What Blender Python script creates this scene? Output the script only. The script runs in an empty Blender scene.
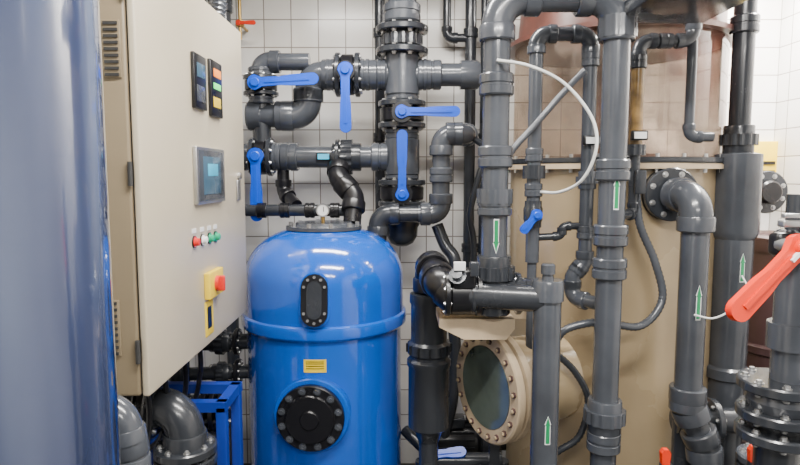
import bpy, bmesh, math, random
from mathutils import Vector, Matrix
random.seed(4)
F=600.0; TH=math.radians(5.5); H=1.7
cT,sT=math.cos(TH),math.sin(TH)
def ray(px,py):
    dx=(px-400)/F; dz=-(py-232.5)/F
    return Vector((dx,cT+dz*sT,-sT+dz*cT))
def P(px,py,y):
    d=ray(px,py); d=d*(y/d.y); return Vector((d.x,y,H+d.z))
def Zw(py,y): return P(400,py,y).z
def Xw(px,py,y): return P(px,py,y).x
def onx(px,py,X):
    d=ray(px,py); d=d*(X/d.x); return Vector((X,d.y,H+d.z))
X3,Y3,Z3=Vector((1,0,0)),Vector((0,1,0)),Vector((0,0,1))

# ---------- materials ----------
MATS={}
def mat(name,col,rough=0.4,metal=0.0,coat=0.0,var=0.12,nscale=6,bump=0.0,emit=0,bscale=40,dirt=None):
    if name in MATS: return MATS[name]
    m=bpy.data.materials.new(name); m.use_nodes=True
    nt=m.node_tree; N=nt.nodes; L=nt.links
    b=N['Principled BSDF']
    b.inputs['Roughness'].default_value=rough; b.inputs['Metallic'].default_value=metal
    b.inputs['Coat Weight'].default_value=coat; b.inputs['Coat Roughness'].default_value=0.08
    tc=N.new('ShaderNodeTexCoord'); nz=N.new('ShaderNodeTexNoise'); nz.inputs['Scale'].default_value=nscale; nz.inputs['Detail'].default_value=6
    L.new(tc.outputs['Object'],nz.inputs['Vector'])
    rp=N.new('ShaderNodeValToRGB')
    rp.color_ramp.elements[0].position=0.3; rp.color_ramp.elements[1].position=0.7
    c0=[c*(1-var) for c in col]; c1=[min(1,c*(1+var)) for c in col]
    if dirt: c0=list(dirt)
    rp.color_ramp.elements[0].color=(*c0,1); rp.color_ramp.elements[1].color=(*c1,1)
    L.new(nz.outputs['Fac'],rp.inputs['Fac']); L.new(rp.outputs['Color'],b.inputs['Base Color'])
    mr=N.new('ShaderNodeMapRange'); mr.inputs['To Min'].default_value=max(0.02,rough-0.08); mr.inputs['To Max'].default_value=min(1,rough+0.1)
    L.new(nz.outputs['Fac'],mr.inputs['Value']); L.new(mr.outputs['Result'],b.inputs['Roughness'])
    if bump:
        n2=N.new('ShaderNodeTexNoise'); n2.inputs['Scale'].default_value=bscale; L.new(tc.outputs['Object'],n2.inputs['Vector'])
        bp=N.new('ShaderNodeBump'); bp.inputs['Strength'].default_value=bump; bp.inputs['Distance'].default_value=0.01
        L.new(n2.outputs['Fac'],bp.inputs['Height']); L.new(bp.outputs['Normal'],b.inputs['Normal'])
    if emit:
        b.inputs['Emission Color'].default_value=(*col,1); b.inputs['Emission Strength'].default_value=emit
    MATS[name]=m; return m
GREY=mat('pvc_grey',(0.058,0.064,0.076),0.22,var=0.22,coat=0.25)
GREY2=mat('pvc_dark',(0.026,0.029,0.035),0.24,coat=0.2)
BLACK=mat('black_plastic',(0.007,0.007,0.009),0.28)
BLUEH=mat('handle_blue',(0.0,0.07,0.60),0.3)
TANKB=mat('tank_blue',(0.0,0.095,0.56),0.16,coat=1.0,var=0.08,nscale=2,bump=0.05,bscale=9)
BEIGE=mat('tank_beige',(0.36,0.275,0.165),0.26,var=0.22,nscale=1.6,bump=0.08,bscale=5,coat=0.3)
CREAM=mat('cream_plastic',(0.50,0.39,0.26),0.45,var=0.18,nscale=8)
CAB=mat('cabinet_paint',(0.52,0.455,0.34),0.34,var=0.04,nscale=3)
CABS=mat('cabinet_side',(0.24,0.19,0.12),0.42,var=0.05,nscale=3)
SEAL=mat('seal_dark',(0.03,0.03,0.03),0.6)
STEEL=mat('steel',(0.5,0.5,0.5),0.3,metal=0.9)
RED=mat('lever_red',(0.72,0.03,0.002),0.3)
REDS=mat('switch_red',(0.7,0.02,0.015),0.35)
YEL=mat('yellow',(0.85,0.6,0.02),0.45)
WHITE=mat('white_label',(0.8,0.8,0.8),0.4)
GREEN=mat('arrow_green',(0.01,0.25,0.09),0.4)
BTN=mat('button_green',(0.0,0.4,0.2),0.3)
CYAN=mat('tag_cyan',(0.05,0.45,0.7),0.3)
FRAMEB=mat('frame_blue',(0.005,0.03,0.28),0.4)
BROWN=mat('brown_tank',(0.06,0.03,0.03),0.32)
REDBR=mat('red_brown',(0.13,0.045,0.032),0.35,dirt=(0.05,0.022,0.018))
SCREEN=mat('screen',(0.05,0.10,0.15),0.15,emit=0.35,nscale=30)
ORLED=mat('led_orange',(1.0,0.25,0.02),0.4,emit=0.9)
GRLED=mat('led_green',(0.1,0.9,0.2),0.4,emit=0.7)
WOOD=mat('wood',(0.42,0.30,0.17),0.6,var=0.3,nscale=14)
BRASS=mat('brass',(0.4,0.26,0.08),0.35,metal=0.8)
HOSEW=mat('clear_hose',(0.75,0.76,0.74),0.25)
AMBER=mat('amber_tube',(0.20,0.12,0.04),0.2,coat=0.5,var=0.5,nscale=20)
FLOORM=mat('floor_concrete',(0.05,0.05,0.05),0.5,var=0.4,nscale=5,bump=0.2)
PORT=mat('port_glass',(0.08,0.10,0.085),0.05,coat=0.8,var=0.5,nscale=4)
CEILM=mat('ceiling_paint',(0.55,0.54,0.52),0.7)

def tilemat(name,axis):
    m=bpy.data.materials.new(name); m.use_nodes=True; nt=m.node_tree;N=nt.nodes;L=nt.links;b=N['Principled BSDF']
    tc=N.new('ShaderNodeTexCoord'); sp=N.new('ShaderNodeSeparateXYZ'); cb=N.new('ShaderNodeCombineXYZ')
    L.new(tc.outputs['Object'],sp.inputs[0]); L.new(sp.outputs[axis],cb.inputs[0]); L.new(sp.outputs[2],cb.inputs[1])
    br=N.new('ShaderNodeTexBrick'); br.offset=0; br.squash=1
    br.inputs['Scale'].default_value=1; br.inputs['Brick Width'].default_value=0.15; br.inputs['Row Height'].default_value=0.15
    br.inputs['Mortar Size'].default_value=0.0032; br.inputs['Mortar Smooth'].default_value=0.2
    br.inputs['Color1'].default_value=(0.90,0.89,0.87,1); br.inputs['Color2'].default_value=(0.83,0.82,0.80,1)
    br.inputs['Mortar'].default_value=(0.30,0.27,0.24,1)
    nz=N.new('ShaderNodeTexNoise'); nz.inputs['Scale'].default_value=1.6; nz.inputs['Detail'].default_value=5; L.new(tc.outputs['Object'],nz.inputs['Vector'])
    rp=N.new('ShaderNodeValToRGB'); rp.color_ramp.elements[0].position=.3; rp.color_ramp.elements[0].color=(.80,.76,.70,1); rp.color_ramp.elements[1].position=.6; rp.color_ramp.elements[1].color=(1,1,1,1)
    L.new(nz.outputs['Fac'],rp.inputs['Fac'])
    mx=N.new('ShaderNodeMixRGB'); mx.blend_type='MULTIPLY'; mx.inputs[0].default_value=1
    L.new(cb.outputs[0],br.inputs['Vector']); L.new(br.outputs['Color'],mx.inputs[1]); L.new(rp.outputs[0],mx.inputs[2]); L.new(mx.outputs[0],b.inputs['Base Color'])
    b.inputs['Roughness'].default_value=0.2
    bp=N.new('ShaderNodeBump'); bp.inputs['Strength'].default_value=0.4; bp.inputs['Distance'].default_value=0.004; bp.invert=True
    L.new(br.outputs['Fac'],bp.inputs['Height']); L.new(bp.outputs['Normal'],b.inputs['Normal'])
    return m
TILEX=tilemat('tiles_x',0); TILEY=tilemat('tiles_y',1)

def acrylic():
    m=bpy.data.materials.new('stained_acrylic'); m.use_nodes=True; nt=m.node_tree;N=nt.nodes;L=nt.links
    for n in list(N): N.remove(n)
    out=N.new('ShaderNodeOutputMaterial'); mx=N.new('ShaderNodeMixShader'); tr=N.new('ShaderNodeBsdfTransparent'); tr.inputs[0].default_value=(0.86,0.78,0.70,1)
    pr=N.new('ShaderNodeBsdfPrincipled'); pr.inputs['Roughness'].default_value=0.06; pr.inputs['Coat Weight'].default_value=.6
    tc=N.new('ShaderNodeTexCoord'); nz=N.new('ShaderNodeTexNoise'); nz.inputs['Scale'].default_value=3.0; nz.inputs['Detail'].default_value=8
    L.new(tc.outputs['Object'],nz.inputs['Vector'])
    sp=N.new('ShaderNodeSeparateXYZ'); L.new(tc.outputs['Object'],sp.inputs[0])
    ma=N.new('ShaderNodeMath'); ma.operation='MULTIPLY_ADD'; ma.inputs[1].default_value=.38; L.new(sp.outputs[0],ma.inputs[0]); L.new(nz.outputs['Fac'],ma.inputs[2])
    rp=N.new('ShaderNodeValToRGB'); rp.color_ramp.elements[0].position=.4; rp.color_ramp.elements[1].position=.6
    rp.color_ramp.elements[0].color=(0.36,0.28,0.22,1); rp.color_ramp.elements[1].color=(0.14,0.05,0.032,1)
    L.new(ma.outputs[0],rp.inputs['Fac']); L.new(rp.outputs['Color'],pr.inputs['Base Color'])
    mr=N.new('ShaderNodeMapRange'); mr.inputs['From Min'].default_value=.34; mr.inputs['From Max'].default_value=.62
    mr.inputs['To Min'].default_value=.15; mr.inputs['To Max'].default_value=.8
    L.new(ma.outputs[0],mr.inputs['Value']); L.new(mr.outputs[0],mx.inputs[0])
    L.new(tr.outputs[0],mx.inputs[1]); L.new(pr.outputs[0],mx.inputs[2]); L.new(mx.outputs[0],out.inputs[0])
    return m
ACR=acrylic()

def columnmat():
    m=bpy.data.materials.new('blue_acrylic_column'); m.use_nodes=True; nt=m.node_tree;N=nt.nodes;L=nt.links;b=N['Principled BSDF']
    tc=N.new('ShaderNodeTexCoord'); mp=N.new('ShaderNodeMapping'); mp.inputs['Scale'].default_value=(9,9,0.8)
    nz=N.new('ShaderNodeTexNoise'); nz.inputs['Scale'].default_value=1.1; nz.inputs['Detail'].default_value=1.5; nz.inputs['Distortion'].default_value=0.3
    L.new(tc.outputs['Object'],mp.inputs[0]); L.new(mp.outputs[0],nz.inputs['Vector'])
    rp=N.new('ShaderNodeValToRGB'); e=rp.color_ramp.elements
    e[0].position=.34; e[0].color=(0.007,0.010,0.024,1); e[1].position=.74; e[1].color=(0.10,0.125,0.20,1)  # light vertical streaks: highlights and see-through look painted into the colour
    k=e.new(.52); k.color=(0.028,0.038,0.085,1)
    L.new(nz.outputs['Fac'],rp.inputs['Fac']); L.new(rp.outputs['Color'],b.inputs['Base Color'])
    b.inputs['Roughness'].default_value=0.12; b.inputs['Coat Weight'].default_value=0.6; b.inputs['Coat Roughness'].default_value=0.03
    return m
COLM=columnmat()

# ---------- mesh builder ----------
def frame(d):
    d=d.normalized(); a=Z3 if abs(d.z)<0.9 else X3
    u=a.cross(d).normalized(); v=d.cross(u).normalized(); return d,u,v
class B:
    def __init__(s,name): s.n=name; s.v=[]; s.f=[]; s.fm=[]; s.mats=[]
    def mi(s,m):
        if m not in s.mats: s.mats.append(m)
        return s.mats.index(m)
    def add(s,vs,fs,m):
        o=len(s.v); s.v+= [tuple(x) for x in vs]; i=s.mi(m)
        for f in fs: s.f.append([o+k for k in f]); s.fm.append(i)
    def lathe(s,o,d,prof,m,seg=36,scale=(1,1)):
        d,u,v=frame(d); vs=[];rings=[]
        for t,r in prof:
            c=o+d*t
            if r<1e-6: rings.append([len(vs)]); vs.append(c)
            else:
                rings.append(list(range(len(vs),len(vs)+seg)))
                for k in range(seg):
                    a=2*math.pi*k/seg; vs.append(c+u*(r*math.cos(a)*scale[0])+v*(r*math.sin(a)*scale[1]))
        fs=[]
        for a,b in zip(rings,rings[1:]):
            for k in range(seg):
                k2=(k+1)%seg
                if len(a)==1 and len(b)==1: continue
                if len(a)==1: fs.append([a[0],b[k2],b[k]])
                elif len(b)==1: fs.append([a[k],a[k2],b[0]])
                else: fs.append([a[k],a[k2],b[k2],b[k]])
        if len(rings[0])>1: fs.append(rings[0][::-1])
        if len(rings[-1])>1: fs.append(rings[-1])
        s.add(vs,fs,m)
    def cyl(s,a,b,r,m,seg=28,ch=0.0):
        d=b-a; L=d.length
        if ch: s.lathe(a,d,[(0,r-ch),(ch,r),(L-ch,r),(L,r-ch)],m,seg)
        else: s.lathe(a,d,[(0,r),(L,r)],m,seg)
    def col(s,p,d,r,L,m=None,seg=28):
        m=m or GREY; c=r*0.12; d=d.normalized()
        s.lathe(p-d*L/2,d,[(0,r*.97),(0,r*1.2),(c,r*1.3),(L*.42,r*1.3),(L*.45,r*1.22),(L*.55,r*1.22),(L*.58,r*1.3),(L-c,r*1.3),(L,r*1.2),(L,r*.97)],m,seg)
    def gear(s,p,d,r1,r2,L,n,m):
        d,u,v=frame(d); vs=[]
        for t in(-L/2,L/2):
            for k in range(n*4):
                a=2*math.pi*k/(n*4); r=r2 if k%4<2 else r1
                vs.append(p+d*t+u*(r*math.cos(a))+v*(r*math.sin(a)))
        K=n*4; fs=[[k,(k+1)%K,K+(k+1)%K,K+k] for k in range(K)]
        fs+= [list(range(K))[::-1],list(range(K,2*K))]
        s.add(vs,fs,m)
    def union(s,p,d,r,m=None):
        m=m or GREY; d=d.normalized()
        s.gear(p,d,r*1.52,r*1.62,r*1.0,14,m)
        s.lathe(p-d*r*1.3,d,[(0,r*1.0),(0,r*1.25),(r*.1,r*1.3),(r*2.5,r*1.3),(r*2.6,r*1.25),(r*2.6,r)],m)
    def flange(s,p,d,R,th,n=8,m=None,bm_=None,hole=0.78,bl=None):
        m=m or GREY2; bm_=bm_ or STEEL; d,u,v=frame(d); c=th*.15
        s.lathe(p-d*th/2,d,[(0,R-c),(c,R),(th-c,R),(th,R-c)],m,40)
        br=R*0.075; bl=bl or th/2+br*1.2
        for k in range(n):
            a=2*math.pi*(k+.5)/n; q=p+u*(math.cos(a)*R*hole)+v*(math.sin(a)*R*hole)
            s.lathe(q-d*bl,d,[(0,br*.9),(br*.3,br),(2*bl-br*.3,br),(2*bl,br*.9)],bm_,6)
            s.lathe(q-d*(th/2+br*.25),d,[(0,br*1.5),(th+br*.5,br*1.5)],bm_,12)
    def sweep(s,pts,r,m,seg=20,rf=None):
        n=len(pts); T=[]
        for i in range(n):
            a=pts[max(0,i-1)]; b=pts[min(n-1,i+1)]; T.append((b-a).normalized())
        d,u,v=frame(T[0]); vs=[]
        for i in range(n):
            if i:
                q=T[i-1].rotation_difference(T[i]); u=q@u
            u=(u-T[i]*u.dot(T[i])).normalized(); v=T[i].cross(u)
            rr=rf(i) if rf else r
            for k in range(seg):
                a=2*math.pi*k/seg; vs.append(pts[i]+u*(rr*math.cos(a))+v*(rr*math.sin(a)))
        fs=[]
        for i in range(n-1):
            for k in range(seg):
                k2=(k+1)%seg; fs.append([i*seg+k,i*seg+k2,(i+1)*seg+k2,(i+1)*seg+k])
        fs.append(list(range(seg))[::-1]); fs.append([(n-1)*seg+k for k in range(seg)])
        s.add(vs,fs,m)
    def pipe(s,pts,r,R=None,m=None,fit=True,seg=24):
        m=m or GREY; R=R or r*1.6
        pts=[Vector(p) for p in pts]; out=[pts[0]]; arcs=[]
        for i in range(1,len(pts)-1):
            a=(pts[i-1]-pts[i]).normalized(); b=(pts[i+1]-pts[i]).normalized()
            ang=a.angle(b); th=math.pi-ang
            if th<0.02: out.append(pts[i]); continue
            t=R*math.tan(th/2); lim=min((pts[i-1]-pts[i]).length,(pts[i+1]-pts[i]).length)*.49
            Rr=R
            if t>lim: t=lim; Rr=t/math.tan(th/2)
            c=pts[i]+(a+b).normalized()*(Rr/math.cos(th/2)); v0=pts[i]+a*t-c; n=9; arc=[]
            for k in range(n+1):
                f=th*k/n; arc.append(c+v0*math.cos(f)-a*(Rr*math.sin(f)))
            out+=arc; arcs.append((arc,a,b))
        out.append(pts[-1]); s.sweep(out,r,m,seg)
        if fit:
            for arc,a,b in arcs:
                s.sweep(arc,r*1.17,m,seg)
                for q,dd in((arc[0],a),(arc[-1],b)):
                    L=r*1.15
                    s.lathe(q-dd*.1*r,dd,[(0,r*1.1),(0.01*r,r*1.28),(r*.12,r*1.33),(L-r*.1,r*1.33),(L,r*1.24),(L,r*.95)],m,seg)
    def prism(s,pts,o,u,v,th,m):
        w=u.cross(v).normalized(); n=len(pts)
        vs=[o+u*a+v*b-w*th/2 for a,b in pts]+[o+u*a+v*b+w*th/2 for a,b in pts]
        fs=[list(range(n))[::-1],list(range(n,2*n))]+[[k,(k+1)%n,n+(k+1)%n,n+k] for k in range(n)]
        s.add(vs,fs,m)
    def box(s,c,sz,m,u=X3,v=Y3,w=Z3,bev=0):
        if bev:
            bm=bmesh.new(); bmesh.ops.create_cube(bm,size=1)
            for q in bm.verts: q.co=Vector((q.co.x*sz[0],q.co.y*sz[1],q.co.z*sz[2]))
            bmesh.ops.bevel(bm,geom=bm.edges[:],offset=bev,segments=3,affect='EDGES',profile=.5)
            bm.verts.index_update()
            vs=[c+u*q.co.x+v*q.co.y+w*q.co.z for q in bm.verts]
            fs=[[q.index for q in f.verts] for f in bm.faces]; bm.free(); s.add(vs,fs,m); return
        vs=[c+u*(a*sz[0]/2)+v*(b_*sz[1]/2)+w*(e*sz[2]/2) for a in(-1,1) for b_ in(-1,1) for e in(-1,1)]
        s.add(vs,[[0,1,3,2],[4,6,7,5],[0,4,5,1],[2,3,7,6],[0,2,6,4],[1,5,7,3]],m)
    def patch(s,o,axis,face,r,rows,m,n=6):
        axis=axis.normalized(); f=(face-axis*face.dot(axis)).normalized(); g=axis.cross(f); vs=[];
        for t,h in rows:
            for k in range(n+1):
                a=(-1+2*k/n)*h/r; vs.append(o+axis*t+f*(r*math.cos(a))+g*(r*math.sin(a)))
        fs=[[i*(n+1)+k,i*(n+1)+k+1,(i+1)*(n+1)+k+1,(i+1)*(n+1)+k] for i in range(len(rows)-1) for k in range(n)]
        s.add(vs,fs,m)
    def arrow(s,o,r,L=0.15,up=-1,face=-Y3):
        w=.0115
        def rows(a,wf,hf):
            h=L*.5*a
            R_=[(-h,.0004),(-h+L*.3,wf),(-h+L*.3001,hf),(h,hf)]
            return R_ if up<0 else [(-t,x) for t,x in R_[::-1]]
        s.patch(o,Z3,face,r*1.012,rows(1.0,w,w*.8),WHITE)
        s.patch(o,Z3,face,r*1.022,rows(.92,w*.8,w*.58),GREEN)
    def lever(s,o,along,face,L,w,m,th=0.014,hub=None):
        u=along.normalized(); v=face.cross(u).normalized(); hr=hub or w*.72; pts=[]
        for k in range(9):
            a=math.pi/2+math.pi*k/8; pts.append((hr*math.cos(a),hr*math.sin(a)))
        pts+=[(hr*.9,-w*.42),(L*.4,-w*.40),(L*.55,-w*.5)]
        for k in range(9):
            a=-math.pi/2+math.pi*k/8; pts.append((L-w*.55+w*.55*math.cos(a),w*.55*math.sin(a)))
        pts+=[(L*.55,w*.5),(L*.4,w*.40),(hr*.9,w*.42)]
        s.prism(pts,o,u,v,th,m)
        s.prism([(L*.15,-w*.12),(L*.85,-w*.12),(L*.85,w*.12),(L*.15,w*.12)],o,u,v,th*1.5,m)
        s.lathe(o,face,[(0,hr*.6),(th*1.1,hr*.6),(th*1.3,hr*.5)],m,16)
    def bvalve(s,p,d,r,stem,along,L=.27,w=.045,hm=None):
        d=d.normalized(); hm=hm or BLUEH
        s.lathe(p-d*r*.55,d,[(0,r*1.65),(r*.1,r*1.75),(r*1.0,r*1.75),(r*1.1,r*1.65)],BLACK,32)
        for k in(-1,1): s.flange(p+d*(k*r*.85),d,r*1.9,r*.42,8,GREY2,STEEL,.82)
        for k in(-1,1): s.col(p+d*(k*r*1.5),d,r*1.05,r*.9)
        e=stem.normalized()
        s.cyl(p+e*r*1.2,p+e*r*2.4,r*.45,BLACK,16)
        s.lathe(p+e*r*2.3,e,[(0,r*.8),(r*.25,r*.8)],BLACK,20)
        s.lever(p+e*(r*2.7),along,e,L,w,hm)
    def done(s,parent=None,sharp=35):
        me=bpy.data.meshes.new(s.n)
        bb=[Vector(x) for x in s.v]; lo=Vector([min(p[i] for p in bb) for i in range(3)]); hi=Vector([max(p[i] for p in bb) for i in range(3)])
        c=(lo+hi)/2
        me.from_pydata([tuple(p-c) for p in bb],[],s.f)
        for m in s.mats: me.materials.append(m)
        for i,p in enumerate(me.polygons): p.material_index=s.fm[i]
        bm=bmesh.new(); bm.from_mesh(me)
        bmesh.ops.recalc_face_normals(bm,faces=bm.faces)
        for f in bm.faces: f.smooth=True
        th=math.radians(sharp)
        for e in bm.edges:
            if len(e.link_faces)==2 and e.calc_face_angle(0)>th: e.smooth=False
        bm.to_mesh(me); bm.free()
        ob=bpy.data.objects.new(s.n,me); bpy.context.collection.objects.link(ob); ob.location=c
        if parent: 
            ob.parent=parent; ob.matrix_parent_inverse=parent.matrix_world.inverted()
        return ob
def empty(name,loc):
    e=bpy.data.objects.new(name,None); bpy.context.collection.objects.link(e); e.location=loc; e.empty_display_size=.05
    bpy.context.view_layer.update(); return e

# ---------- room ----------
def slab(name,lo,hi,m):
    b=B(name); lo=Vector(lo);hi=Vector(hi); b.box((lo+hi)/2,hi-lo,m); o=b.done()
    for v in o.data.vertices: v.co+=o.location
    o.location=(0,0,0); return o
slab('wall_back',(-1.2,3.4,0),(2.2,3.5,2.9),TILEX)
slab('wall_left',(-1.2,-1.5,0),(-1.1,3.4,2.9),TILEY)
slab('wall_right',(2.1,-1.5,0),(2.2,3.4,2.9),TILEY)
slab('floor',(-1.2,-1.5,-.1),(2.2,3.5,0),FLOORM)
slab('ceiling',(-1.2,-1.5,2.9),(2.2,3.5,3.0),CEILM)

# ---------- foreground blue column ----------
b=B('acrylic_reactor_column'); cx,cy=-.645,.86
b.lathe(Vector((cx,cy,0)),Z3,[(0,.24),(.05,.24),(.05,.205),(2.6,.205),(2.6,.23),(2.65,.23)],COLM,72)
for z in(.12,): b.flange(Vector((cx,cy,z)),Z3,.25,.04,12)
b.done()

# ---------- cabinet ----------
XF=-.645; y0c=onx(142,200,XF).y; y1c=2.5; z0c=onx(150,397,XF).z; z1c=onx(243,34,XF).z
zt=(z0c+z1c)/2; hz=z1c-z0c; cyc=(y0c+y1c)/2; cl=y1c-y0c
cab=empty('control_cabinet',(-.85,2.0,zt))
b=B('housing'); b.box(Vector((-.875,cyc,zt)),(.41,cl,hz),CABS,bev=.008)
b.box(Vector((-.668,cyc,zt)),(.008,cl-.02,hz-.03),SEAL)
for (pa,pb) in((20,78),(300,356)):
    za=P(108,pa,y0c).z; zb=P(108,pb,y0c).z; n=9
    xx=Xw(112,(pa+pb)/2,y0c)
    b.box(Vector((xx,y0c-.002,(za+zb)/2)),(.045,.004,za-zb),CABS,bev=.0015)
    for k in range(n):
        z=zb+(za-zb)*(k+.5)/n; b.box(Vector((xx,y0c-.006,z)),(.034,.004,(za-zb)/n*.45),SEAL)
b.done(cab)
b=B('door'); b.box(Vector((XF-.01,cyc,zt)),(.02,cl,hz),CAB,bev=.006); b.done(cab)
b=B('door_hinges')
for zz in(z0c+.12,zt,z1c-.12): b.cyl(Vector((XF-.024,y0c-.006,zz-.03)),Vector((XF-.024,y0c-.006,zz+.03)),.006,SEAL,12)
b.done(cab)
b=B('cable_glands')
for k,(xx,yy) in enumerate(((-.72,1.65),(-.80,1.65),(-.72,1.78),(-.8,1.8),(-.72,1.95),(-.72,2.1))):
    b.gear(Vector((xx,yy,z0c-.012)),Z3,.016,.018,.024,6,BLACK)
    corr_pts=[Vector((xx,yy,z0c-.01)),Vector((xx,yy+.02,z0c-.12)),Vector((xx-.05,yy+.08,z0c-.3)),Vector((-1.05,yy+.15,z0c-.42))]
    ext=[corr_pts[0]]; 
    for i in range(3):
        for t in range(1,9): ext.append(corr_pts[i].lerp(corr_pts[i+1],t/8))
    for _ in range(6): ext=[ext[0]]+[(ext[i-1]+ext[i]*2+ext[i+1])/4 for i in range(1,len(ext)-1)]+[ext[-1]]
    b.sweep(ext,.009,BLACK,10)
b.done(cab)
def panel(bb,x0,y0,x1,y1,th,m,bev=.003,off=0):
    cx,cy=(x0+x1)/2,(y0+y1)/2; A=onx(x0,cy,XF).y; C=onx(x1,cy,XF).y; za=onx(cx,y0,XF).z; zb=onx(cx,y1,XF).z
    bb.box(Vector((XF+off+th/2,(A+C)/2,(za+zb)/2)),(th,abs(C-A),abs(za-zb)),m,bev=min(bev,th*.4))
b=B('meters'); 
panel(b,191,55,203,109,.012,BLACK); panel(b,208,62,219,117,.012,BLACK)
panel(b,193,64,201,78,.002,SCREEN,off=.012); panel(b,210,70,217,78,.002,ORLED,off=.012); panel(b,210,84,217,90,.002,GRLED,off=.012)
panel(b,193,86,201,102,.002,GREY,off=.012); panel(b,210,98,217,108,.002,YEL,off=.012)
b.done(cab)
b=B('touchscreen'); panel(b,193,148,221,203,.014,STEEL); panel(b,195,151,219,200,.002,GREY,off=.013); panel(b,199,157,216,194,.002,SCREEN,off=.0145); panel(b,203,164,213,176,.001,CYAN,off=.0165); b.done(cab)
b=B('buttons')
for px,m in((194,REDS),(202,WHITE),(209,BTN),(215,BTN)):
    p=onx(px,242-(px-194)*.25,XF); b.lathe(p,X3,[(0,.017),(.006,.017),(.006,.012),(.016,.012),(.018,.009)],m,20)
    b.box(p+Vector((.001,0,.035)),(.003,.035,.014),WHITE)
    b.lathe(p,X3,[(0,.02),(.004,.02)],BLACK,20)
b.done(cab)
b=B('main_switch'); panel(b,204,270,218,296,.02,YEL); p=onx(211,283,XF)
b.lathe(p+X3*.02,X3,[(0,.026),(.012,.026),(.012,.02)],REDS,20); b.box(p+Vector((.038,0,0)),(.02,.014,.052),REDS,bev=.004)
panel(b,205,300,213,335,.002,YEL,bev=.0005); panel(b,207,306,211,328,.001,BLACK,bev=.0002,off=.002); b.done(cab)
b=B('lock'); p=onx(238,176,XF); b.lathe(p,X3,[(0,.014),(.012,.014),(.014,.01)],STEEL,16)
panel(b,236,180,239,200,.008,STEEL); b.done(cab)
b=B('wall_brackets')
for yy in(1.65,2.35):
    for zz in(z0c+.15,z1c-.15): b.box(Vector((-1.09,yy,zz)),(.03,.08,.08),STEEL)
b.done(cab)

def corr(b,pts,r,m,pitch=.008):
    pts=[Vector(p) for p in pts]; q=[]
    ext=[pts[0]*2-pts[1]]+pts+[pts[-1]*2-pts[-2]]
    for i in range(1,len(ext)-2):
        L=(ext[i+1]-ext[i]).length; n=max(3,int(L/pitch))
        for k in range(n):
            t=k/n; a,b1,c,d=ext[i-1],ext[i],ext[i+1],ext[i+2]
            q.append(.5*((2*b1)+(c-a)*t+(2*a-5*b1+4*c-d)*t*t+(3*b1-a-3*c+d)*t*t*t))
    q.append(pts[-1]); b.sweep(q,r,m,12,rf=lambda i:r*(1.0 if i%2 else .86))
def corr_s(b,pts,r,m):
    pts=[Vector(p) for p in pts]; q=[]; ext=[pts[0]*2-pts[1]]+pts+[pts[-1]*2-pts[-2]]
    for i in range(1,len(ext)-2):
        for k in range(10):
            t=k/10; a,b1,c,d=ext[i-1],ext[i],ext[i+1],ext[i+2]
            q.append(.5*((2*b1)+(c-a)*t+(2*a-5*b1+4*c-d)*t*t+(3*b1-a-3*c+d)*t*t*t))
    q.append(pts[-1]); b.sweep(q,r,m,14)
b=B('cable_conduit')
corr(b,[Vector((-.70,2.35,z1c-.01)),Vector((-.70,2.4,z1c+.12)),Vector((-.78,2.6,z1c+.18)),Vector((-.88,2.9,z1c+.3)),Vector((-.9,3.0,2.9))],.03,GREY)
corr(b,[Vector((-.72,2.2,z1c-.01)),Vector((-.74,2.3,z1c+.14)),Vector((-.86,2.8,z1c+.25)),Vector((-.97,3.1,z1c+.35)),Vector((-.97,3.15,2.9))],.03,GREY2)
b.done()
b=B('wall_pipe')
X=Xw(224,10,3.3); b.cyl(Vector((X,3.3,2.9)),Vector((X,3.3,.02)),.035,GREY)
for z in(2.6,2.1,1.2): b.col(Vector((X,3.3,z)),Z3,.035,.08); b.box(Vector((X,3.37,z)),(.05,.07,.03),STEEL)
b.done()
b=B('brass_valve'); p=P(240,24,3.25); b.cyl(p-Z3*.08,Vector((p.x,p.y,2.9)),.009,BRASS,12); b.gear(p,Z3,.02,.024,.03,6,BRASS)
b.lever(p-Y3*.03,X3,-Y3,.09,.02,RED,.006); b.cyl(p-Y3*.03,p+Y3*.15,.008,BRASS,10); b.done()

# ---------- blue filter tank ----------
cx,cy=Xw(325,300,2.7),2.7; R=.356
ztop=Zw(226,2.7); zs=Zw(313,2.62)
ft=empty('sand_filter_tank',(cx,cy,.8))
b=B('vessel'); prof=[(.0,.27),(.1,.27),(.12,R*.8),(.2,R*.965),(.27,R*.975)]
prof+=[(zs-.06,R*.975),(zs-.055,R*1.02),(zs-.045,R*1.04),(zs-.012,R*1.045),(zs,R*1.035),(zs+.006,R*1.005)]
zd=zs+.15; prof.append((zd,R))
hh=ztop-zd
for k in range(1,15):
    a=math.pi/2*k/15; prof.append((zd+hh*math.sin(a),R*math.cos(a)**.72))
prof.append((ztop,.06)); prof.append((ztop,0))
b.lathe(Vector((cx,cy,0)),Z3,prof,TANKB,96); b.done(ft,30)
def onTank(px,py,Rr):
    d=ray(px,py); ox,oy=-cx,-cy
    A=d.x**2+d.y**2; Bq=2*(ox*d.x+oy*d.y); C=ox*ox+oy*oy-Rr*Rr
    t=(-Bq-math.sqrt(Bq*Bq-4*A*C))/(2*A); return Vector((0,0,H))+d*t
b=B('manhole_cover'); p=onTank(312,415,R); n=Vector((p.x-cx,p.y-cy,0)).normalized()
b.lathe(p-n*.05,n,[(0,.155),(.06,.155),(.066,.15),(.066,.14)],TANKB,48)
b.flange(p+n*.03,n,.136,.03,12,BLACK,GREY,.86)
b.lathe(p+n*.045,n,[(0,.10),(.005,.10),(.012,.095),(.012,.04),(.02,.035),(.02,0)],BLACK,40)
d,u,v=frame(n)
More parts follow.
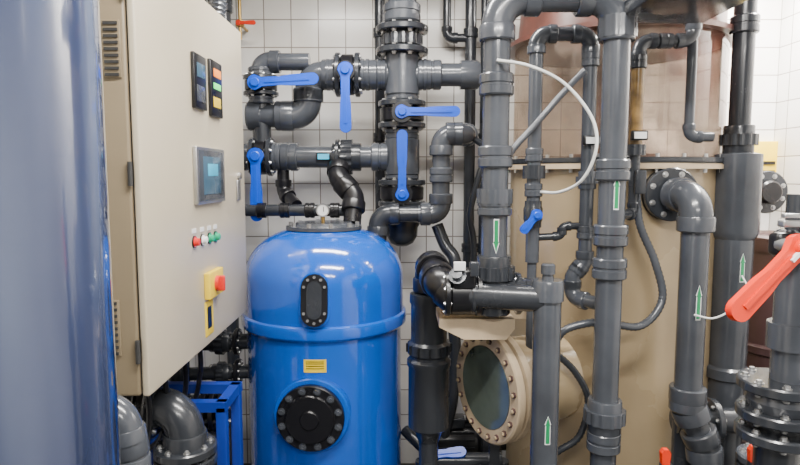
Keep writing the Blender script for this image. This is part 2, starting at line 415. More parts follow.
for k in range(12):
    a=math.pi*2*k/12; q=p+n*.05+(u*math.cos(a)+v*math.sin(a))*.068; b.box(q,(.05,.006,.01),BLACK,u*math.cos(a)+v*math.sin(a),-u*math.sin(a)+v*math.cos(a),n)
b.done(ft)
b=B('sight_port'); p=onTank(315,300,R); n=Vector((p.x-cx,p.y-cy,.05)).normalized()
uu=Z3.cross(n).normalized(); ww=n.cross(uu).normalized()
def oval(w,h,n_=8):
    pts=[]
    for k in range(n_+1): a=math.pi*k/n_; pts.append((w*math.cos(a),h-w+w*math.sin(a)))
    for k in range(n_+1): a=math.pi+math.pi*k/n_; pts.append((w*math.cos(a),-(h-w)+w*math.sin(a)))
    return pts
b.prism(oval(.060,.112),p-n*.01,uu,ww,.045,TANKB); b.prism(oval(.053,.104),p+n*.013,uu,ww,.03,BLACK)
b.prism(oval(.03,.075),p+n*.03,uu,ww,.008,GREY2)
for k in range(10):
    a=2*math.pi*(k+.5)/10; q=p+n*.026+uu*(.043*math.cos(a))+ww*(.055*math.sin(a)*1.0+ (.035 if math.sin(a)>0 else -.035)); b.lathe(q,n,[(0,.0065),(.01,.006)],STEEL,6)
b.done(ft)
b=B('label'); p=onTank(315,366,R*.976); tv=Vector((p.x-cx,p.y-cy,0)); o0=p-tv
b.patch(o0,Z3,tv,R*.982,[(-.027,.046),(.027,.046)],YEL)
for zz in(.016,.008,-.002,-.012): b.patch(o0,Z3,tv,R*.985,[(zz,.036),(zz+.0025,.036)],BLACK)
b.done(ft)
b=B('lid'); b.lathe(Vector((cx,cy,ztop-.012)),Z3,[(0,.17),(.015,.17),(.02,.13),(.03,.125),(.03,0)],GREY,48)
for k in range(10):
    a=2*math.pi*k/10; b.lathe(Vector((cx+.15*math.cos(a),cy+.15*math.sin(a),ztop)),Z3,[(0,.01),(.02,.01)],STEEL,6)
b.done(ft)
b=B('pressure_gauge'); g=P(323,210,2.66); b.cyl(Vector((g.x,g.y,ztop)),g,.008,BRASS,12); b.lathe(g+Y3*.012,-Y3,[(0,.028),(.022,.030),(.026,.030),(.026,.025),(.022,.024),(.022,0)],STEEL,24)
b.lathe(g-Y3*.0105,-Y3,[(0,.024),(.001,.024)],WHITE,24); b.box(g-Y3*.0135+Vector((.004,0,.004)),(.003,.001,.022),BLACK); b.done(ft)
b=B('lifting_lugs')
for px in(264,386):
    q=Vector((Xw(px,244,2.66),2.66,Zw(245,2.66)))
    b.prism([(-.015,-.035),(.015,-.035),(.015,.008),(.008,.014),(-.008,.014),(-.015,.008)],q,X3,Z3,.012,TANKB)
b.done(ft)

# ---------- upper-left pipework ----------
Y=3.0
xs=Xw(402,120,Y); z1=Zw(75,Y); z2=Zw(157,Y)
b=B('pvc_riser_stack'); r=.070
b.cyl(Vector((xs,Y,2.9)),Vector((xs,Y,Zw(228,Y))),r,GREY)
for pa in(30,52): b.flange(Vector((xs,Y,Zw(pa,Y))),Z3,.128,.03,8)
b.gear(Vector((xs,Y,Zw(41,Y))),Z3,.095,.102,.05,12,GREY2)
b.col(Vector((xs,Y,Zw(14,Y))),Z3,r,.09)
b.cyl(Vector((xs,Y,z1+.10)),Vector((xs,Y,z1-.10)),r*1.24,GREY,ch=.006)
b.cyl(Vector((xs,Y,z2+.09)),Vector((xs,Y,z2-.09)),r*1.24,GREY,ch=.006)
for s_ in(-1,1): b.col(Vector((xs+s_*.10,Y,z1)),X3,.058,.05)
b.lathe(Vector((xs,Y,Zw(212,Y))),-Z3,[(0,r*1.3),(.06,r*1.3),(.075,r*1.15),(.12,r*1.1),(.155,r*.8),(.17,r*.4),(.173,0)],GREY2)
b.done()
b=B('butterfly_valve'); b.bvalve(Vector((xs,Y,Zw(115,Y))),Z3,.062,-Y3,X3,.27,.045); b.done()
b=B('butterfly_valve'); b.bvalve(Vector((xs,Y,Zw(193,Y))),Z3,.062,-Y3,Z3,.30,.045); b.done()
b=B('pvc_manifold_pipe'); r=.056
b.pipe([Vector((Xw(474,76,Y),Y,z1)),Vector((Xw(308,76,Y),Y,z1)),Vector((Xw(308,76,Y),Y,Zw(116,Y))),Vector((Xw(248,116,Y),Y,Zw(116,Y)))],r,R=.075)
for px in(378,432): b.col(Vector((Xw(px,75,Y),Y,z1)),X3,r,.09)
b.lathe(Vector((Xw(460,76,Y),Y,z1)),X3,[(0,r*1.25),(.08,r*1.25),(.095,r*1.1),(.095,0)],GREY)
b.col(Vector((Xw(284,116,Y),Y,Zw(116,Y))),X3,r,.08)
b.lathe(Vector((Xw(262,116,Y),Y,Zw(116,Y))),-X3,[(0,r*1.3),(.06,r*1.3),(.07,r*1.15),(.07,0)],GREY)
b.done()
b=B('butterfly_valve'); b.bvalve(Vector((Xw(348,75,Y),Y,z1)),X3,.056,-Y3,-Z3,.29,.05); b.done()
xa=Xw(262,90,Y+.02)
b=B('butterfly_valve'); b.bvalve(Vector((xa,Y,Zw(86,Y))),Z3,.045,-Y3,X3*1.0+Z3*.06,.30,.05); b.done()
b=B('pvc_drop_pipe')
b.cyl(Vector((xa,Y,Zw(96,Y))),Vector((xa,Y,Zw(145,Y))),.045,GREY2)
b.pipe([Vector((xa,Y,Zw(84,Y))),Vector((xa,Y,Zw(62,Y))),Vector((xa+.24,Y,Zw(62,Y)))],.042,R=.06)
b.done()
b=B('pvc_manifold_pipe'); r=.054
b.cyl(Vector((Xw(262,157,Y),Y,z2)),Vector((xs,Y,z2)),r,GREY)
for px in(290,380): b.col(Vector((Xw(px,157,Y),Y,z2)),X3,r,.085)
b.box(Vector((Xw(325,152,Y),Y-.06,z2)),(.07,.012,.04),BLACK,bev=.003); b.box(Vector((Xw(325,152,Y),Y-.068,z2)),(.055,.004,.026),CYAN)
b.done()
b=B('butterfly_valve'); b.bvalve(Vector((Xw(262,157,Y),Y,z2)),X3,.05,-Y3,-Z3,.31,.055); b.done()
b=B('union_coupling'); b.union(Vector((Xw(347,157,Y),Y,z2)),X3,r,GREY2); b.flange(Vector((Xw(338,157,Y),Y,z2)),X3,.088,.02,8); b.done()
b=B('rubber_elbow_hose')
b.pipe([Vector((Xw(338,160,2.9),2.96,z2-.03)),Vector((Xw(338,160,2.9),2.88,Zw(178,2.88))),Vector((Xw(354,200,2.8),2.84,Zw(196,2.84))),Vector((Xw(352,200,2.8),2.78,Zw(224,2.78)))],.042,R=.08,m=BLACK)
b.done()
b=B('vent_pipe'); zz=Zw(211,2.8)
b.cyl(Vector((Xw(246,211,2.85),2.85,zz)),Vector((Xw(352,211,2.8),2.85,zz)),.028,GREY2)
for px in(262,285,310,335): b.col(Vector((Xw(px,211,2.85),2.85,zz)),X3,.028,.045,BLACK)
b.pipe([Vector((Xw(284,211,3.0),3.0,Zw(150,3.0))),Vector((Xw(284,211,3.0),3.0,Zw(192,3.0))),Vector((Xw(300,211,3.0),2.9,zz+.02))],.03,m=BLACK)
b.done()
b=B('pvc_bypass_pipe'); y=2.85; x=Xw(441,180,y)
b.pipe([Vector((Xw(472,132,y),y+.2,Zw(134,y))),Vector((Xw(466,132,y),y,Zw(134,y))),Vector((x,y,Zw(134,y))),Vector((x,y,Zw(214,y))),Vector((Xw(418,214,y),y,Zw(214,y)))],.042,R=.06)
b.col(Vector((x,y,Zw(175,y))),Z3,.042,.07)
b.pipe([Vector((Xw(418,214,y),y,Zw(214,y))),Vector((Xw(378,214,y),y,Zw(214,y))),Vector((Xw(378,214,y),y,Zw(240,y)))],.04,R=.06,m=GREY2)
b.done()
b=B('wall_riser_pipes'); y=3.28
for px,rr in((470,.03),(484,.022),(380,.028)):
    x=Xw(px,100,y); b.cyl(Vector((x,y,2.9)),Vector((x,y,.9 if px!=380 else 1.5)),rr,GREY2)
    for pz in(2.45,1.9,1.3): 
        if px!=380 or pz>1.5: b.col(Vector((x,y,pz)),Z3,rr,.05,GREY2)
x=Xw(447,10,y); b.pipe([Vector((x,y,2.9)),Vector((x,y,Zw(38,y))),Vector((x+.14,y,Zw(38,y)))],.022,m=GREY2)
b.done()

# ---------- beige skimmer vessel ----------
tx,ty,tr=1.008,2.86,.475
zr=Zw(161,ty-tr); sk=empty('protein_skimmer',(tx,ty,1.2))
b=B('lower_vessel'); b.lathe(Vector((tx,ty,0)),Z3,[(0,tr+.02),(.06,tr+.02),(.06,tr),(zr-.03,tr),(zr-.03,tr+.0)],BEIGE,96); b.done(sk)
b=B('rim_flange'); b.lathe(Vector((tx,ty,zr-.03)),Z3,[(0,tr+.035),(.018,tr+.035),(.018,tr+.03),(.022,tr+.03)],CREAM,96)
b.lathe(Vector((tx,ty,zr-.008)),Z3,[(0,tr+.03),(.006,tr+.03)],SEAL,96)
b.lathe(Vector((tx,ty,zr-.002)),Z3,[(0,tr+.035),(.018,tr+.035),(.02,tr-.02)],GREY2,96)
for k in range(28):
    a=2*math.pi*k/28; b.lathe(Vector((tx+(tr+.018)*math.cos(a),ty+(tr+.018)*math.sin(a),zr-.045)),Z3,[(0,.008),(.075,.008)],STEEL,6)
b.done(sk)
zt2=Zw(24,ty-tr)
b=B('acrylic_section'); rr=tr-.01
vs=[];seg=72
for z in(zr+.018,zt2):
    for k in range(seg):
        a=2*math.pi*k/seg; vs.append(Vector((tx+rr*math.cos(a),ty+rr*math.sin(a),z)))
b.add(vs,[[k,(k+1)%seg,seg+(k+1)%seg,seg+k] for k in range(seg)],ACR); b.done(sk)
b=B('riser_neck'); b.lathe(Vector((tx,ty,zr+.02)),Z3,[(0,.20),(.02,.20),(.02,.13),(.1,.11),(zt2-zr-.1,.10),(zt2-zr-.02,.16)],REDBR,64); b.done(sk)
b=B('collection_cup'); b.lathe(Vector((tx,ty,zt2)),Z3,[(0,tr+.03),(.02,tr+.03),(.02,tr-.02),(.25,tr-.04),(.25,tr),(.28,tr),(.28,0)],REDBR,72)
b.done(sk)
c=P(485,387,2.26); n=Vector((-.90,-.435,0)).normalized()
b=B('sight_window'); Rw=.218
b.cyl(c-n*.34,c-n*.03,Rw*.80,BEIGE,56)
b.lathe(c-n*.075,n,[(0,Rw*.95),(.004,Rw),(.03,Rw),(.034,Rw*.95)],CREAM,64)
b.lathe(c-n*.041,n,[(0,Rw*.93),(.008,Rw*.93)],SEAL,64)
b.lathe(c-n*.033,n,[(0,Rw*.98),(.004,Rw),(.028,Rw),(.033,Rw*.97),(.033,Rw*.74),(.02,Rw*.72)],CREAM,64)
b.lathe(c-n*.02,n,[(0,Rw*.73),(.022,Rw*.73)],PORT,64)
d,u,v=frame(n)
for k in range(20):
    a=2*math.pi*(k+.5)/20; q=c+(u*math.cos(a)+v*math.sin(a))*Rw*.87
    b.lathe(q-n*.09,n,[(0,.008),(.102,.008),(.104,.005)],BEIGE,8); b.lathe(q,n,[(0,.012),(.008,.011)],BROWN,6)
b.done(sk)
fx=1.062; fz=Zw(194,2.40)
b=B('outlet_elbow_pipe'); f0=Vector((fx,ty-tr,fz)); x=Xw(693,280,2.2)
b.flange(f0-Y3*.03,Y3,.105,.03,8,GREY2,STEEL,.8); b.flange(f0-Y3*.0,Y3,.105,.02,8,BLACK,STEEL,.8)
zb=Zw(404,2.2)
b.pipe([f0-Y3*.02,Vector((x,2.2,fz)),Vector((x,2.2,zb)),Vector((x+.07,2.2,zb-.16)),Vector((x+.10,2.2,zb-.4)),Vector((x+.10,2.2,.02))],.05,R=.08)
b.col(Vector((x,2.2,zb+.02)),Z3,.05,.09)
b.arrow(Vector((x,2.2,Zw(300,2.2))),.05,.13,1)
b.done()

# ---------- main U pipes ----------
y=2.1; xl=Xw(495,180,y); xr=Xw(611,220,y); r=.046; zt3=Zw(-2,y)
b=B('pvc_main_loop')
b.pipe([Vector((xl,y,Zw(300,y))),Vector((xl,y,zt3)),Vector((xr,y,zt3)),Vector((xr,y,.12))],r,R=.095)
for py in(85,157,):b.col(Vector((xl,y,Zw(py,y))),Z3,r,.075)
b.gear(Vector((xl,y,Zw(196,y))),Z3,r*1.3,r*1.38,.05,12,GREY)
b.col(Vector((xl,y,Zw(207,y))),Z3,r,.06); b.union(Vector((xl,y,Zw(272,y))),Z3,r,GREY2)
b.arrow(Vector((xl,y,Zw(235,y))),r,.12,-1); b.arrow(Vector((xr,y,Zw(192,y))),r,.12,1)
b.gear(Vector((xr,y,Zw(28,y))),Z3,r*1.35,r*1.42,.07,12,GREY)
for py in(170,235,268,440): b.col(Vector((xr,y,Zw(py,y))),Z3,r,.075)
b.union(Vector((xr,y,Zw(415,y))),Z3,r,GREY)
b.lathe(Vector((xr,y,0)),Z3,[(0,.09),(.03,.09),(.12,.06)],GREY2)
b.done()
y=2.27; xa=Xw(535,120,y); xb=Xw(588,150,y); r=.026; zt4=Zw(34,y)
b=B('pvc_inner_loop'); zz=Zw(298,y)
b.pipe([Vector((xa,y,Zw(262,y))),Vector((xa,y,zt4)),Vector((xb,y,zt4)),Vector((xb,y,Zw(262,y))),Vector((xb-.045,y-.0,Zw(276,y))),Vector((xb-.045,y,zz)),Vector((xr-.01,y-.1,zz))],r,R=.045)
for py in(60,232): b.col(Vector((xb,y,Zw(py,y))),Z3,r,.05)
for py in(172,): b.gear(Vector((xa,y,Zw(py,y))),Z3,r*1.5,r*1.62,.05,10,GREY2); 
b.union(Vector((xb,y,Zw(180,y))),Z3,r); b.col(Vector((xa,y,Zw(155,y))),Z3,r,.05); b.col(Vector((xa,y,Zw(190,y))),Z3,r,.05)
b.cyl(Vector((xa,y,Zw(210,y))),Vector((xa,y,.75)),.018,GREY)
b.box(Vector((xb,y-.035,Zw(141,y))),(.06,.02,.035),BLACK,bev=.004); b.box(Vector((xb,y-.047,Zw(141,y))),(.045,.004,.024),WHITE)
b.pipe([Vector((xb,y,Zw(226,y))),Vector((xb-.09,y,Zw(226,y))),Vector((xb-.09,y,Zw(236,y))),Vector((xa+.01,y+.02,Zw(238,y)))],.014,m=GREY2)
b.done()
b=B('ball_valve'); q=Vector((xa,y,Zw(214,y)))
b.lathe(q-Z3*.05,Z3,[(0,.024),(.0,.032),(.02,.032),(.03,.036),(.07,.036),(.08,.032),(.1,.032),(.1,.024)],GREY2); b.cyl(q,q-Y3*.055,.012,GREY2,12)
b.lever(q-Y3*.06,(-X3*.5-Z3*.6),-Y3,.085,.03,BLUEH,.014); b.done()
y=2.1; zc=Zw(293,y)
b=B('pvc_cross_tee'); r=.046
xL=Xw(440,290,y)
b.cyl(Vector((xL,y,zc)),Vector((Xw(545,293,2.0),2.0,zc)),r,GREY2)
b.cyl(Vector((xl,y,zc-.075)),Vector((xl,y,zc+.08)),r*1.3,GREY2,ch=.005)
b.cyl(Vector((xl-.09,y,zc)),Vector((xl+.09,y-.01,zc)),r*1.28,GREY2,ch=.005)
b.col(Vector((xl+.1,y-.03,zc)),X3,r,.06,GREY2)
for k in(-.075,.085): b.flange(Vector((xl+k,y-.005,zc)),X3,.075,.016,8,GREY2)
b.done()
b=B('diaphragm_valve'); q=Vector((xL+.08,y,zc))
b.lathe(q-X3*.05,X3,[(0,.06),(.01,.075),(.09,.075),(.1,.06)],BLACK,32)
for k in(-.055,.055): b.flange(q+X3*k,X3,.08,.018,8,BLACK,STEEL,.82)
b.box(q+Vector((0,-.05,.06)),(.08,.05,.07),BLACK,bev=.01)
b.lathe(q+Vector((-.02,-.05,.06)),Vector((-.2,-.8,.5)),[(0,.03),(.03,.03),(.03,.018),(.05,.018)],GREY,20)
b.box(q+Vector((-.02,-.09,.11)),(.04,.012,.03),WHITE,bev=.002); b.box(q+Vector((.03,-.085,.10)),(.03,.03,.05),GREY2,bev=.004)
b.done()
b=B('filter_housing'); y=2.4; x=Xw(429,340,y)
b.pipe([Vector((xL+.04,2.1,zc)),Vector((xL-.0,2.12,zc+.03)),Vector((x,y,Zw(262,y))),Vector((x,y,Zw(300,y)))],.05,R=.06,m=BLACK)
b.lathe(Vector((x,y,Zw(292,y))),-Z3,[(0,.055),(.005,.078),(.04,.08),(.05,.074),(.2,.074),(.21,.088),(.25,.088),(.26,.08),(.27,.08),(.28,.090),(.30,.090),(.31,.084),(.56,.084),(.58,.06),(.62,.045)],GREY2)
b.cyl(Vector((x,y,Zw(292,y)-.5)),Vector((x,y,.0)),.04,GREY2); b.flange(Vector((x,y,.012)),Z3,.1,.024)
for a_ in range(12):
    a=a_*math.pi/6; b.box(Vector((x+.090*math.cos(a),y+.090*math.sin(a),Zw(292,y)-.23)),(.008,.008,.035),BLACK)
b.done()
b=B('capped_standpipe'); y=2.0; x=Xw(546,360,y); r=.047
b.cyl(Vector((x,y,Zw(282,y))),Vector((x,y,0)),r,GREY); b.lathe(Vector((x,y,Zw(300,y))),Z3,[(0,r),(0,r*1.15),(.06,r*1.15),(.07,r*1.05),(.07,.02),(.09,.018),(.09,.024),(.12,.024),(.125,.018),(.125,0)],GREY)
b.flange(Vector((x,y,.012)),Z3,.1,.024); b.arrow(Vector((x,y,Zw(425,y))),r,.1,1)
b.done()
b=B('support_shelf'); q=P(475,318,2.2); q.z-=.01
b.prism([(-.14,.03),(.13,.03),(.13,-.005),(.10,-.045),(-.05,-.045),(-.14,-.0)],q,X3,Z3,.20,CREAM)
b.box(q+Vector((-.02,-.0,.036)),(.22,.16,.012),WOOD,bev=.003)
b.box(q+Vector((.16,.13,-.0)),(.22,.04,.04),CREAM)
b.box(Vector((q.x+.1,q.y+.13,q.z/2)),(.04,.03,q.z),GREY2); b.done()
b=B('clear_dosing_hose')
corr_s(b,[P(497,60,2.04),P(530,66,2.0),P(565,84,2.0),P(592,118,2.0),P(596,150,2.0),P(582,180,2.05),P(560,192,2.15),P(541,192,2.24)],.0055,HOSEW); b.done()
b=B('flexible_conduit')
corr(b,[P(585,70,2.2),P(562,94,2.22),P(535,125,2.22),P(514,148,2.2),P(504,165,2.2)],.013,GREY); b.done()
b=B('flexible_conduit')
corr(b,[P(636,190,2.3),P(640,225,2.28),P(655,262,2.26),P(662,300,2.25),P(640,326,2.22),P(600,322,2.2),P(565,330,2.2),P(552,350,2.2)],.016,GREY); b.done()
b=B('flexible_conduit')
corr(b,[P(552,350,2.2),P(575,372,2.2),P(588,400,2.2),P(580,435,2.2),P(560,450,2.2),P(535,465,2.2)],.014,GREY2); b.done()
b=B('drain_hose')
corr_s(b,[P(437,225,2.95),P(445,245,2.93),P(455,262,2.9),P(452,300,2.9),P(455,350,2.9),P(452,400,2.9),P(440,450,2.9),P(430,480,2.9)],.03,GREY2); b.done()
b=B('drain_hose')
corr_s(b,[P(468,135,2.9),P(485,150,2.9),P(478,180,2.9),P(470,215,2.95),P(474,250,3.0),P(470,330,3.0),P(468,470,3.0)],.016,GREY2); b.done()
b=B('drain_hose')
corr_s(b,[P(405,430,2.75),P(415,440,2.7),P(432,455,2.65),P(455,470,2.6),P(480,478,2.6)],.026,GREY2); b.done()
pp=empty('circulation_pump',(.3,2.95,.2))
b=B('motor'); q=P(470,440,2.95); q.x=.30
b.lathe(q-X3*.14,X3,[(0,.05),(.01,.085),(.03,.09),(.22,.09),(.24,.08),(.24,.0)],BLACK)
for k in range(16):
    a=2*math.pi*k/16; b.box(q-X3*.02+Y3*(.093*math.cos(a))+Z3*(.093*math.sin(a)),(.18,.008,.008),BLACK)
b.box(q+Vector((-.02,-.02,.11)),(.09,.08,.05),GREY2,bev=.006)
b.lathe(q+X3*.1,X3,[(0,.08),(.01,.12),(.08,.12),(.1,.1),(.1,.05),(.16,.05)],GREY2)
b.cyl(q+X3*.14,q+X3*.14+Z3*.45,.04,GREY2); b.flange(q+X3*.14+Z3*.2,Z3,.075,.02,6)
b.box(Vector((q.x,q.y,q.z/2-.05)),(.35,.22,max(.05,q.z-.1)),GREY2,bev=.01); b.done(pp)

# ---------- right side pipes ----------
b=B('sample_pipe'); y=2.28; x=Xw(637,100,y); z=Zw(41,y)
x2=Xw(692,60,y)
b.pipe([Vector((x,y,Zw(130,y))),Vector((x,y,z)),Vector((x2,y,z)),Vector((x2,y,2.5))],.022,R=.04)
b.cyl(Vector((x,y,Zw(60,y))),Vector((x,y,Zw(150,y))),.024,AMBER); b.col(Vector((x,y,Zw(62,y))),Z3,.024,.05,GREY2); 
b.union(Vector((x2,y,Zw(20,y))),Z3,.022,GREY2); b.col(Vector((Xw(665,41,y),y,z)),X3,.022,.05)
b.pipe([Vector((x2,y,z)),Vector((x2,y,Zw(137,y))),Vector((x2+.09,y,Zw(137,y)))],.018)
b.gear(Vector((x,y,Zw(150,y))),Z3,.034,.038,.04,10,GREY2); b.cyl(Vector((x,y,Zw(150,y))),Vector((x,y,Zw(205,y))),.02,GREY2)
b.box(Vector((x,y-.035,Zw(136,y))),(.06,.02,.035),BLACK,bev=.004); b.box(Vector((x,y-.047,Zw(136,y))),(.045,.004,.024),WHITE)
b.box(Vector((x+.01,y-.03,Zw(182,y))),(.04,.03,.09),GREY2,bev=.005)
b.pipe([Vector((x,y,Zw(200,y))),Vector((x,y,Zw(214,y))),Vector((xr+.03,y-.14,Zw(214,y)))],.017,m=GREY2)
b.done()
b=B('cable_tray'); q=P(678,4,2.0); b.box(q,(.31,.30,.05),GREY2,bev=.005); b.box(q+Vector((0,-.16,.03)),(.31,.01,.1),GREY2)
for k in(-.12,.12): b.cyl(q+Vector((k,0,.02)),Vector((q.x+k,q.y,2.9)),.006,STEEL,8)
b.done()
b=B('venturi_column'); y=2.5; x=Xw(738,150,y)
b.cyl(Vector((x,y,2.9)),Vector((x,y,Zw(150,y))),.042,GREY2); b.union(Vector((x,y,Zw(140,y))),Z3,.045,GREY2)
b.lathe(Vector((x,y,Zw(152,y))),-Z3,[(0,.05),(.01,.092),(.33,.094),(.35,.086),(.36,.078),(.9,.074),(.91,.088),(.95,.088),(.96,.074),(Zw(152,y),.074)],GREY)
b.col(Vector((x,y,Zw(25,y))),Z3,.042,.07,GREY2); b.arrow(Vector((x,y,Zw(265,y))),.078,.12,1)
b.done()
b=B('dosing_cable')
corr_s(b,[P(694,315,2.14),P(715,318,2.12),P(740,304,2.1),P(748,290,2.2),P(742,276,2.4)],.0035,HOSEW); b.done()
b=B('brine_barrel'); b.lathe(Vector((1.80,2.72,0)),Z3,[(0,.2),(.02,.235),(.3,.245),(.7,.24),(1.25,.235),(1.34,.20),(1.36,.2),(1.36,.215),(1.42,.215),(1.43,.2),(1.43,0)],BROWN,64)
for z in(.45,.9): b.lathe(Vector((1.80,2.72,z)),Z3,[(0,.24),(.01,.255),(.04,.255),(.05,.24)],BROWN,64)
b.done()
b=B('wall_outlet_flange'); q=P(765,192,3.1); b.flange(q,Y3,.11,.04,8); b.cyl(q,Vector((q.x,3.4,q.z)),.06,GREY2)
b.lathe(q-Y3*.02,-Y3,[(0,.06),(.03,.06),(.04,.05),(.04,0)],BLACK); b.done()
b=B('yellow_sign'); q=P(762,172,3.36); b.box(q+Y3*.02,(.20,.03,.34),YEL,bev=.004)
for k in(-.06,0,.05): b.box(q+Z3*k,(.14,.004,.018),BLACK)
b.done()
b=B('wall_junction_box'); q=P(722,190,3.35); b.box(q,(.12,.1,.22),GREY2,bev=.008); b.done()
y=1.5
b=B('lever_valve'); hub=P(788,246,y); e=P(722,314,y-.05)
ax=Xw(812,330,y); 
b.cyl(Vector((ax,y+.08,Zw(262,y))),Vector((ax,y+.08,Zw(392,y))),.045,GREY)
b.cyl(Vector((ax,y+.08,Zw(195,y))),Vector((ax,y+.08,Zw(262,y))),.03,GREY2)
b.lathe(Vector((ax,y+.08,Zw(232,y))),-Z3,[(0,.04),(.01,.055),(.06,.06),(.08,.05)],GREY2)
b.box(hub+Vector((.03,.04,0)),(.09,.05,.06),BLACK,bev=.012); b.cyl(hub+Y3*.03,hub-Y3*.045,.018,STEEL,16)
b.box(hub+Vector((.03,.02,.055)),(.08,.03,.018),STEEL,bev=.004); b.box(hub+Vector((.02,.02,.075)),(.05,.02,.012),STEEL,bev=.003)
dr=(e-hub).normalized(); fc=-Y3; fc=(fc-dr*fc.dot(dr)).normalized()
b.lever(hub-Y3*.04,dr,fc,(e-hub).length,.05,RED,.022,hub=.035)
b.box(hub-Y3*.058+dr*.02,(.05,.008,.012),WHITE,dr,dr.cross(fc).normalized(),fc)
for z in(395,425): b.flange(Vector((ax-.02,y+.08,Zw(z,y))),Z3,.105,.028,8,GREY2,STEEL,.8)
b.lathe(Vector((ax-.02,y+.08,Zw(395,y))),-Z3,[(0,.07),(.04,.085),(.08,.07)],GREY)
b.cyl(Vector((ax-.02,y+.08,Zw(425,y))),Vector((ax-.02,y+.08,0)),.055,GREY2); b.flange(Vector((ax-.02,y+.08,Zw(446,y))),Z3,.105,.028,8,GREY2,STEEL,.8)
b.lathe(Vector((ax,y+.08,Zw(330,y))),-Z3,[(0,.047),(.0,.058),(.07,.058),(.07,.047)],GREY)
b.done()
b=B('low_manifold'); 
b.cyl(Vector((1.10,2.32,.72)),Vector((1.85,2.32,.72)),.05,GREY2)
for xx in(1.25,1.5): b.flange(Vector((xx,2.32,.72)),X3,.09,.025,8)
for xx in(1.14,1.68): b.cyl(Vector((xx,2.32,0)),Vector((xx,2.32,.72)),.045,GREY2); b.col(Vector((xx,2.32,.5)),Z3,.045,.08)
b.pipe([Vector((1.68,2.32,.72)),Vector((1.68,2.32,.95)),Vector((1.9,2.32,.95))],.045,m=GREY2)
b.cyl(Vector((1.35,2.12,0)),Vector((1.35,2.12,.62)),.05,GREY2); b.flange(Vector((1.35,2.12,.62)),Z3,.1,.03); b.flange(Vector((1.35,2.12,.66)),Z3,.1,.03,8,GREY)
b.done()
for px,py,yy in((665,458,1.95),(753,455,1.9)):
    b=B('red_handle_valve'); q=P(px,py,yy); b.prism([(-.012,-.03),(.012,-.03),(.016,.02),(.008,.032),(-.008,.032),(-.016,.02)],q,X3,Z3,.02,RED); b.cyl(q-Z3*.02,q-Z3*.08,.018,GREY2,14); b.cyl(q-Z3*.08,Vector((q.x,q.y,0)),.03,GREY2)
    b.done()

# ---------- lower left ----------
b=B('blue_pump_frame')
for (xx,yy) in((-.62,2.2),(-.93,2.2),(-.62,2.02),(-.93,2.02)):
    b.box(Vector((xx,yy,.45)),(.035,.035,.9),FRAMEB,bev=.003)
b.box(Vector((-.775,2.2,.9)),(.35,.035,.035),FRAMEB); b.box(Vector((-.775,2.02,.9)),(.35,.035,.035),FRAMEB); b.box(Vector((-.62,2.11,.9)),(.035,.2,.035),FRAMEB); b.box(Vector((-.93,2.11,.9)),(.035,.2,.035),FRAMEB)
b.box(Vector((-.775,2.11,.42)),(.33,.2,.03),FRAMEB)
b.done()
b=B('backwash_valve'); q=Vector((Xw(184,404,1.8),1.8,Zw(408,1.8)))
b.pipe([q+Vector((-.28,.05,.0)),q+Vector((-.0,.0,.0)),q-Z3*.35,],.05,R=.08,m=GREY2)
b.flange(q+Vector((-.11,.02,0)),X3,.10,.03,8,BLACK); b.flange(q+Vector((-.14,.02,0)),X3,.10,.02,8,BLACK)
b.flange(q-Z3*.13,Z3,.095,.028,8,GREY2); b.flange(q-Z3*.165,Z3,.095,.028,8,GREY2)
b.cyl(q-Z3*.3,Vector((q.x,q.y,0)),.06,GREY2)
b.done()
b=B('wafer_check_valve'); q=P(222,400,2.5)
b.cyl(Vector((-1.0,2.42,q.z)),Vector((-.74,2.42,q.z)),.05,GREY2)
for k in(0,.035,.07): b.flange(Vector((-.80+k,2.42,q.z)),X3,.10,.02,8,BLACK)
b.cyl(Vector((-1.0,2.42,q.z)),Vector((-1.0,2.42,0)),.05,GREY2); b.cyl(Vector((-.765,2.42,q.z)),Vector((-.765,2.42,0)),.035,GREY2); b.done()
b=B('tank_side_pipes'); 
for py,rr in((345,.035),(376,.03)):
    z=Zw(py,2.6); b.cyl(Vector((-.99,2.62,z)),Vector((-.69,2.66,z)),rr,GREY2); b.flange(Vector((-.735,2.655,z)),X3,.06,.02,8,BLACK); b.union(Vector((-.81,2.65,z)),X3,rr,GREY2)
b.cyl(Vector((-.99,2.62,0)),Vector((-.99,2.62,1.25)),.045,GREY2)
b.done()
b=B('drain_elbow_pipe'); q=P(122,412,1.3)
b.pipe([q+Vector((-.25,.05,.02)),q,q+Vector((.015,0,-.1)),Vector((q.x+.015,q.y,0))],.032,R=.05)
b.done()
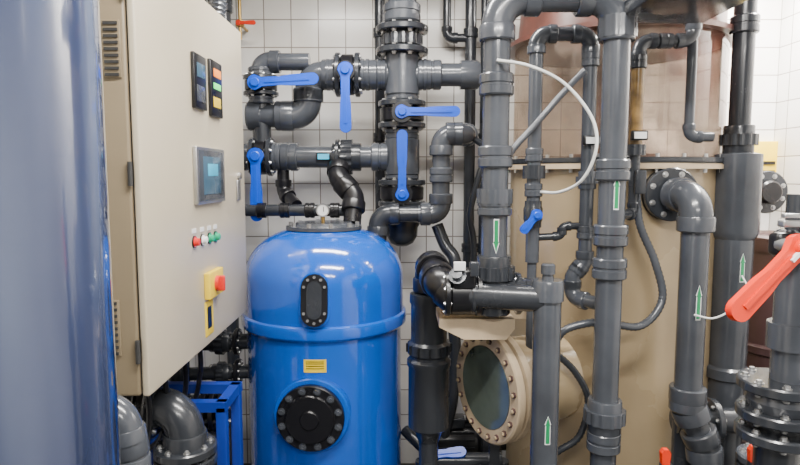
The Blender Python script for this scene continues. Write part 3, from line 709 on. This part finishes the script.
b=B('floor_ball_valve'); q=P(446,455,2.55); b.cyl(Vector((q.x-.1,q.y+.03,q.z-.04)),Vector((q.x+.25,q.y+.03,q.z-.04)),.035,GREY2); b.cyl(Vector((q.x-.1,q.y+.03,q.z-.04)),Vector((q.x-.1,q.y+.03,0)),.035,GREY2)
b.cyl(Vector((q.x+.25,q.y+.03,q.z-.04)),Vector((q.x+.25,q.y+.03,0)),.035,GREY2)
b.lever(q-X3*.06,X3*1+Z3*.1,Vector((0,-.6,.8)).normalized(),.15,.045,BLUEH,.016); b.done()

# ---------- lights ----------
def tubelight(name,loc,L,ax,power,w=.25):
    b=B(name); u=X3 if ax=='x' else Y3; v=Y3 if ax=='x' else X3; c=Vector(loc)
    b.box(c+Z3*.03,(L,w,.04),WHITE,u,v,Z3)
    EM=mat('tube_emission',(1,.98,.94),.5,emit=4,var=0)
    for k in(-.06,.06): b.cyl(c-u*L*.47+v*k-Z3*.01,c+u*L*.47+v*k-Z3*.01,.013,EM,12)
    b.done()
    l=bpy.data.lights.new(name+'_lamp','AREA'); l.shape='RECTANGLE'; l.size=L; l.size_y=w; l.energy=power; l.color=(1,.965,.91)
    o=bpy.data.objects.new(name+'_lamp',l); bpy.context.collection.objects.link(o); o.location=c-Z3*.04
    if ax=='y': o.rotation_euler=(0,0,math.pi/2)
tubelight('added_fill_light',(.3,.9,2.85),1.2,'x',92,.14)
tubelight('added_fill_light',(-.1,2.35,2.85),1.0,'x',44,.14)
tubelight('added_fill_light',(1.8,2.7,2.85),1.0,'y',135,.14)
tubelight('added_fill_light',(.4,-.9,2.85),1.2,'x',100,.14)  # fill light added behind the camera, housed in an unseen ceiling fixture
w=bpy.data.worlds.new('World'); bpy.context.scene.world=w; w.use_nodes=True
w.node_tree.nodes['Background'].inputs[0].default_value=(.9,.95,1,1); w.node_tree.nodes['Background'].inputs[1].default_value=.28

cam=bpy.data.cameras.new('camera'); co=bpy.data.objects.new('camera',cam); bpy.context.collection.objects.link(co)
co.location=(0,0,H); co.rotation_euler=(math.radians(90-5.5),0,0); cam.lens=27; cam.sensor_width=36; cam.clip_start=.02
bpy.context.scene.camera=co
